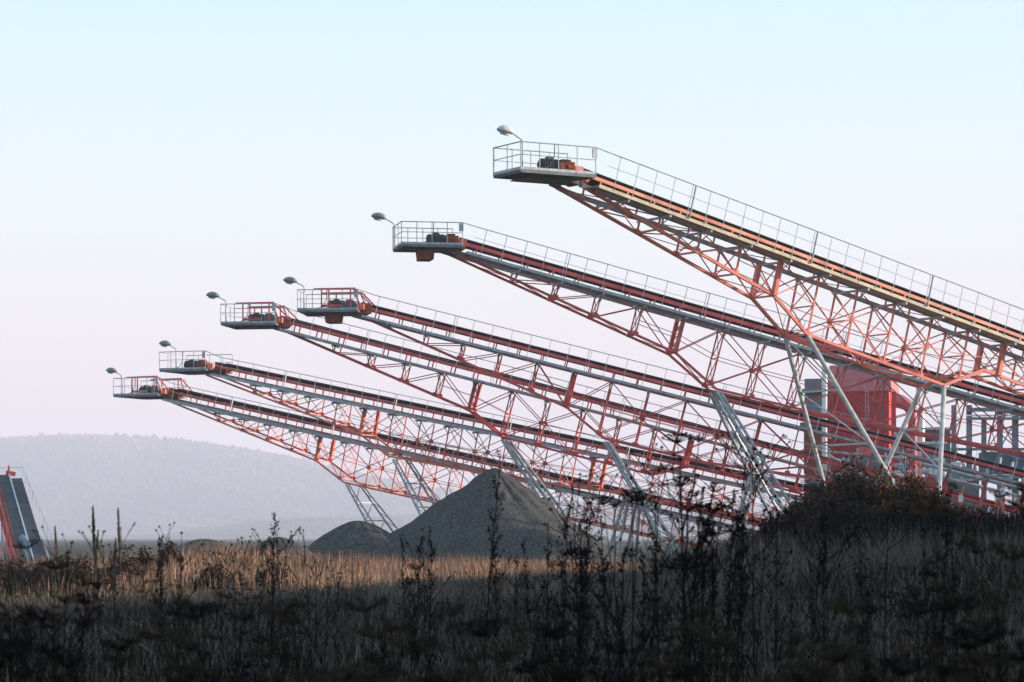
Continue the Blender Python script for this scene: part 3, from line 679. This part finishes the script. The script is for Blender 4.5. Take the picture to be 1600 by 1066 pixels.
# ---------------------------------------------------------------- bushes on the bank and hedge plants left
def bush(x, y, rx, ry, h, n, label, leaf='bushleaf', name='bush', group='bushes on the dark bank', lw=0.035):
    z0 = float(gh(x, y)); o = empty(name, (x, y, z0), label, 'bush', group)
    m = MB(); tips = []
    for k in range(int(n/35)):
        a = random.uniform(0, 6.28); r = random.random()**0.6; el = random.uniform(0.35, 1.0)
        tip = Vector((x+math.cos(a)*rx*r*1.05, y+math.sin(a)*ry*r, z0+h*(1-0.75*r*r)*random.uniform(0.75, 1.12)))
        mid = Vector((x, y, z0)).lerp(tip, 0.5)+Vector((random.uniform(-.1, .1), random.uniform(-.1, .1), 0.08))
        m.tube([(x+random.uniform(-.4, .4)*rx, y+random.uniform(-.4, .4)*ry, z0-0.05), mid, tip], [0.016, 0.011, 0.004], 4, False); tips.append((mid, tip))
    m.build('branch', 'twig', o)
    c = np.array([list(mi.lerp(tp, random.uniform(0.1, 1.02))) for mi, tp in (random.choice(tips) for _ in range(n))])
    c += rng.normal(0, 0.07, c.shape); c[:, 2] = np.maximum(c[:, 2], z0+0.02)
    d1 = rng.normal(0, 1, (n, 3)); d1 /= np.linalg.norm(d1, axis=1)[:, None]; d2 = np.cross(d1, rng.normal(0, 1, (n, 3))); d2 /= np.linalg.norm(d2, axis=1)[:, None]
    s = rng.uniform(0.5, 1.3, n)[:, None]*lw
    V = np.stack([c-d1*s*1.6, c+d2*s*0.6, c+d1*s*1.6, c-d2*s*0.6], 1).reshape(-1, 3)-np.array([x, y, z0])
    npmesh('foliage', V, np.arange(4*n).reshape(-1, 4), leaf, None, o)
    return o
for k, (px, top, z, rx, lab) in enumerate(((1165, 842, 62, 0.6, 'flat dark bush at the very foot of the bank slope, far left of the bushes'), (1222, 812, 61, 0.7, 'dark bush half way up the left slope of the bank'), (1262, 782, 61, 0.8, 'dark bush in the dip between the left end bush and the taller ones'), (1245, 796, 64, 0.55, 'small dark bush at the left end of the bank'), (1285, 756, 63, 0.75, 'dark bush left of the tallest bush on the bank'),
        (1330, 736, 62, 0.85, 'tallest dark bush on the bank, in front of the slanting pale supports'), (1378, 742, 63, 0.8, 'russet topped bush right of the tallest bush'),
        (1425, 752, 62, 0.75, 'russet bush just left of the white support pole foot'), (1462, 776, 63, 0.6, 'low russet bush at the right end of the bushes'),
        (1200, 832, 62, 0.6, 'lowest dark bush where the bank slopes down'), (1310, 785, 60, 0.9, 'broad dark bush low in front of the tallest bush'), (1400, 790, 60, 0.9, 'broad dark bush low in front of the russet bushes'))):
    p = P(px, top, z); h = p.z-float(gh(p.x, p.y)); bush(p.x, p.y, rx, 0.8, max(h, 0.35)*1.08, 4500, lab, 'bushleaf' if px > 1345 else 'weedb')
for k, (px, top, z, rx, lab) in enumerate(((20, 872, 76, 0.9, 'dark scrub in the left corner under the conveyor foot'), (95, 866, 78, 0.8, 'dark scrub just right of the left edge conveyor'), (130, 872, 74, 0.9, 'dark scrub at the far left edge of the grass'), (190, 872, 76, 0.7, 'dark scrub second from left along the grass crest'), (225, 862, 78, 0.6, 'dark scrub just left of the sunlit grass hump'), (265, 850, 80, 0.35, 'small upright dark scrub beside the sunlit hump'), (60, 884, 74, 0.8, 'dark scrub below the left edge conveyor'), (340, 886, 72, 0.9, 'low dark scrub in front of the sunlit hump'), (425, 880, 72, 0.5, 'low dark scrub right of the sunlit hump'))):
    p = P(px, top, z); h = max(0.35, p.z-float(gh(p.x, p.y))); bush(p.x, p.y, rx, 0.6, h, 1500, lab, 'weedb', group='scrub along the left grass edge', lw=0.045)

# ---------------------------------------------------------------- weeds: prototypes and copies
def umbel(m, c, r, up, n=14):
    up = up.normalized(); u = up.cross(Vector((0.3, 1, 0))).normalized(); v = up.cross(u)
    for k in range(n):
        a = random.uniform(0, 6.28); q = r*math.sqrt(random.random()); e = c+(u*math.cos(a)+v*math.sin(a))*q+up*(r*0.55-0.25*q*q/r+random.uniform(-.01, .01))
        m.tube([c, e], [0.0022, 0.0014], 3, False); blob(m, e, r*random.uniform(0.10, 0.17), 0.45)
def blob(m, c, r, fl=0.8):
    a = random.random()*3; k = len(m.v); vs = [Vector((math.cos(a+i*1.571)*r, math.sin(a+i*1.571)*r, 0)) for i in range(4)]
    m.raw([c+v for v in vs]+[c+Vector((0, 0, r*fl)), c-Vector((0, 0, r*fl))], [(0,1,4),(1,2,4),(2,3,4),(3,0,4),(1,0,5),(2,1,5),(3,2,5),(0,3,5)])
def weed(kind, H, seed):
    random.seed(seed); st = MB(); hd = MB()
    nlev = 9; pts = [Vector((0, 0, -0.05))]; dx, dy = random.uniform(-.05, .05), random.uniform(-.05, .05)
    for k in range(1, nlev+1):
        pts.append(pts[-1]+Vector((dx+random.uniform(-.02, .02), dy+random.uniform(-.02, .02), 1))*(H/nlev))
    st.tube(pts, [0.0075*(1-0.75*k/nlev) for k in range(nlev+1)], 5, False)
    def at(f): i = min(int(f*nlev), nlev-1); return pts[i].lerp(pts[i+1], f*nlev-i)
    if kind == 'umbel':
        hds = [MB()]; umbel(hds[0], pts[-1], 0.075*H/1.4, Vector((0, 0, 1)), 26)
        for k in range(random.randint(3, 6)):
            f = random.uniform(0.5, 0.93); a = random.uniform(0, 6.28); b = at(f); ln = random.uniform(0.15, 0.38)*H/1.4
            e = b+Vector((math.cos(a)*ln*0.6, math.sin(a)*ln*0.6, ln)); st.tube([b, b.lerp(e, 0.5)+Vector((math.cos(a), math.sin(a), 0))*0.03, e], [0.004, 0.003, 0.0025], 4, False)
            hds.append(MB()); umbel(hds[-1], e, random.uniform(0.04, 0.07)*H/1.4, Vector((math.cos(a)*0.2, math.sin(a)*0.2, 1)), 18)
    elif kind == 'spike':
        for k in range(int(20*H)):
            f = random.uniform(0.35, 0.99); a = random.uniform(0, 6.28); b = at(f); ln = 0.22*(1.05-f)*random.uniform(0.5, 1.3)+0.03
            e = b+Vector((math.cos(a)*ln*0.5, math.sin(a)*ln*0.5, ln)); st.tube([b, e], [0.003, 0.0015], 3, False)
            for j in range(7): blob(hd, b.lerp(e, random.uniform(0.2, 1.05))+Vector((random.uniform(-.012, .012), random.uniform(-.012, .012), 0)), random.uniform(0.004, 0.0085))
    elif kind == 'button':
        for k in range(random.randint(7, 12)):
            f = random.uniform(0.55, 0.97); a = random.uniform(0, 6.28); b = at(f); ln = random.uniform(0.12, 0.34)
            e = b+Vector((math.cos(a)*ln*0.75, math.sin(a)*ln*0.75, ln*0.75)); st.tube([b, b.lerp(e, 0.5)+Vector((0, 0, -0.02)), e], [0.003, 0.0025, 0.002], 4, False)
            blob(hd, e, random.uniform(0.008, 0.014))
            for j in range(2):
                e2 = b.lerp(e, random.uniform(0.4, 0.8)); e3 = e2+Vector((random.uniform(-.08, .08), random.uniform(-.08, .08), random.uniform(0.03, .12))); st.tube([e2, e3], 0.0018, 3, False); blob(hd, e3, random.uniform(0.006, 0.011))
        blob(hd, pts[-1], 0.013)
    elif kind == 'plume':
        for k in range(90):
            f = random.uniform(0.80, 1.0); b = at(f); a = random.uniform(0, 6.28); r = 0.008*math.sin((f-0.78)/0.22*3.0)+0.002
            e = b+Vector((math.cos(a)*r, math.sin(a)*r, 0.06)); hd.tube([b, e], [0.002, 0.004], 3, False)
        for k in range(5):
            f = random.uniform(0.15, 0.6); a = random.uniform(0, 6.28); b = at(f); d = Vector((math.cos(a), math.sin(a), 0))
            st.raw([b, b+d*0.15+Vector((0, 0, 0.2)), b+d*0.33+Vector((0, 0, 0.12)), b+d*0.15+Vector((0.012, 0.012, 0.19))], [(0, 1, 3), (1, 2, 3)])
    for k in range(5 if kind != 'plume' else 0):       # withered leaves
        f = random.uniform(0.1, 0.6); a = random.uniform(0, 6.28); b = at(f); d = Vector((math.cos(a), math.sin(a), 0)); s_ = Vector((-d.y, d.x, 0))*0.012
        st.raw([b, b+d*0.06-s_+Vector((0, 0, .01)), b+d*0.13+Vector((0, 0, -.06)), b+d*0.06+s_+Vector((0, 0, .01))], [(0, 1, 2, 3)])
    if kind == 'umbel': return st, hds
    st.raw(hd.v, hd.f); return st, []
WL = {'umbel': ('dead_umbel_weed', 'weed', 'dead dark umbel weed with flat seed heads standing in the shaded foreground', 'weed', 'umbel weeds in the foreground'),
      'spike': ('seed_spike_weed', 'weed', 'dead dark weed stalk with narrow seeding side spikes in the foreground', 'weed', 'spiky weed stalks in the foreground'),
      'button': ('button_head_weed', 'weed', 'thin dead weed with branching stems ending in round dark buttons', 'weed', 'button headed weeds in the foreground'),
      'plume': ('reed_grass_stem', 'plume', 'tall reed grass stem with soft feathery brown plume', 'reed grass', 'reed plumes in the foreground')}
PRO = {}
def place(kind, x, y, Ht, var=None):
    v = var if var is not None else random.randrange(4)
    if (kind, v) not in PRO:
        rs = random.getstate(); st, hd = weed(kind, 1.5, hash((kind == 'umbel', kind == 'spike', kind == 'plume', v)) % 1000+v); random.setstate(rs)
        nm, mt, lab, cat, grp = WL[kind]
        if kind == 'umbel' and v >= 2: mt = 'oliveweed'
        if kind == 'button' and v == 3: mt = 'weedb'
        if hd:
            root = empty(nm, (0, 0, 0), lab, cat, grp)
            PRO[(kind, v)] = [root, [st.build('stem', mt, root)]+[q.build('seed_head', mt, root) for q in hd], max(p_[2] for q in hd for p_ in q.v)]
        else:
            root = props(st.build(nm, mt), lab, cat, grp); PRO[(kind, v)] = [root, [], max(p_[2] for p_ in st.v)]
        r = root
    else:
        src, kids, _ = PRO[(kind, v)]
        r = src.copy(); col.objects.link(r)
        for ch in kids:
            q = ch.copy(); col.objects.link(q); q.parent = r
    sc = Ht/PRO[(kind, v)][2]; r.location = (x, y, float(gh(x, y))); wsc = 0.4+0.6*sc
    r.scale = (wsc, wsc, sc); r.rotation_euler = (random.gauss(0, .05), random.gauss(0, .05), random.uniform(0, 6.28))
    return r
def at_px(kind, px, top, z, var=None):      # choose a stem by where its tip stands out in the photo
    p = P(px, top, z); place(kind, p.x, p.y, max(0.3, p.z-float(gh(p.x, p.y))), var)
# the stems that stand up clearly against the light
for k, px, top, z in (('button', 275, 815, 22), ('button', 186, 818, 20), ('button', 365, 830, 22), ('button', 90, 822, 17), ('umbel', 72, 842, 14), ('plume', 154, 790, 24), ('plume', 207, 792, 22),
        ('plume', 108, 820, 24), ('plume', 126, 824, 22), ('spike', 250, 836, 26), ('spike', 420, 800, 24), ('button', 450, 818, 24), ('button', 495, 822, 22), ('plume', 160, 834, 20),
        ('spike', 745, 700, 24), ('spike', 640, 838, 22), ('spike', 668, 842, 20), ('button', 668, 822, 22), ('umbel', 650, 880, 18), ('spike', 780, 850, 24), ('spike', 850, 815, 20), ('spike', 895, 780, 22),
        ('button', 920, 735, 20), ('umbel', 1000, 768, 18), ('button', 1010, 710, 20), ('spike', 1035, 760, 18), 
        ('button', 1075, 690, 18), ('umbel', 1112, 718, 17), ('spike', 1098, 760, 17), ('umbel', 1085, 672, 20), ('button', 1180, 690, 20), ('button', 1120, 665, 22),
        ('spike', 915, 800, 20), ('umbel', 1525, 752, 9), ('umbel', 1482, 768, 10), ('umbel', 1565, 770, 9), ('spike', 1210, 790, 22),
        ('button', 1170, 770, 20), ('spike', 1260, 800, 24), ('umbel', 40, 930, 11), ('umbel', 60, 900, 12), ('spike', 845, 840, 22), ('spike', 960, 850, 17), ('spike', 1003, 850, 16)):
    at_px(k, px, top, z)
for k in range(46):                            # low broad umbels close to the camera, out of focus
    y = random.uniform(6.0, 13.0); px = random.uniform(-20, 1620); top = random.uniform(925, 1050)
    at_px('umbel', px, top, y, random.randrange(4))
for k in range(25):                            # the thick stand of tall stems right of the centre
    y = random.uniform(12, 26); px = random.gauss(1070, 150) if k % 3 else random.uniform(850, 1580); top = 735+abs(random.gauss(0, 75))
    p = P(px, top, y)
    if p.z-float(gh(p.x, p.y)) < 2.35: at_px(random.choice(('spike', 'button', 'spike', 'umbel')), px, top, y)
for k in range(24):                            # and a loose row of thin ones over the left half
    y = random.uniform(14, 34); at_px(random.choice(('spike', 'button', 'button', 'umbel')), random.uniform(0, 850), random.uniform(835, 900), y)
n = 0
while n < 110:                                # the many others, darker against the dark field
    y = random.uniform(6.5, 50)**1.0; px = random.uniform(-60, 1660); x = (px-800)/F*y
    k = random.choices(('umbel', 'spike', 'button'), (0.42, 0.42, 0.16))[0]
    top = random.uniform(905, 1020) if px < 850 else random.uniform(865, 1000)
    if y > 25: top = random.uniform(885 if px < 950 else 850, 930)
    p = P(px, top, y); Ht = p.z-float(gh(p.x, p.y))
    if Ht < 0.5 or Ht > 1.9: continue
    place(k, p.x, p.y, Ht); n += 1

# ---------------------------------------------------------------- haze
m = bpy.data.materials.new('haze_air'); m.use_nodes = True; t_ = m.node_tree; t_.nodes.clear()
o_ = t_.nodes.new('ShaderNodeOutputMaterial'); v_ = t_.nodes.new('ShaderNodeVolumePrincipled')
v_.inputs['Color'].default_value = (0.78, 0.80, 0.92, 1); v_.inputs['Density'].default_value = 0.00026; v_.inputs['Anisotropy'].default_value = 0.0
t_.links.new(v_.outputs[0], o_.inputs['Volume'])
hz = MB().box(-3900, 3900, -300, 6800, -2.0, 240).build('haze', m); hz['kind'] = 'stuff'
hz.display_type = 'WIRE'
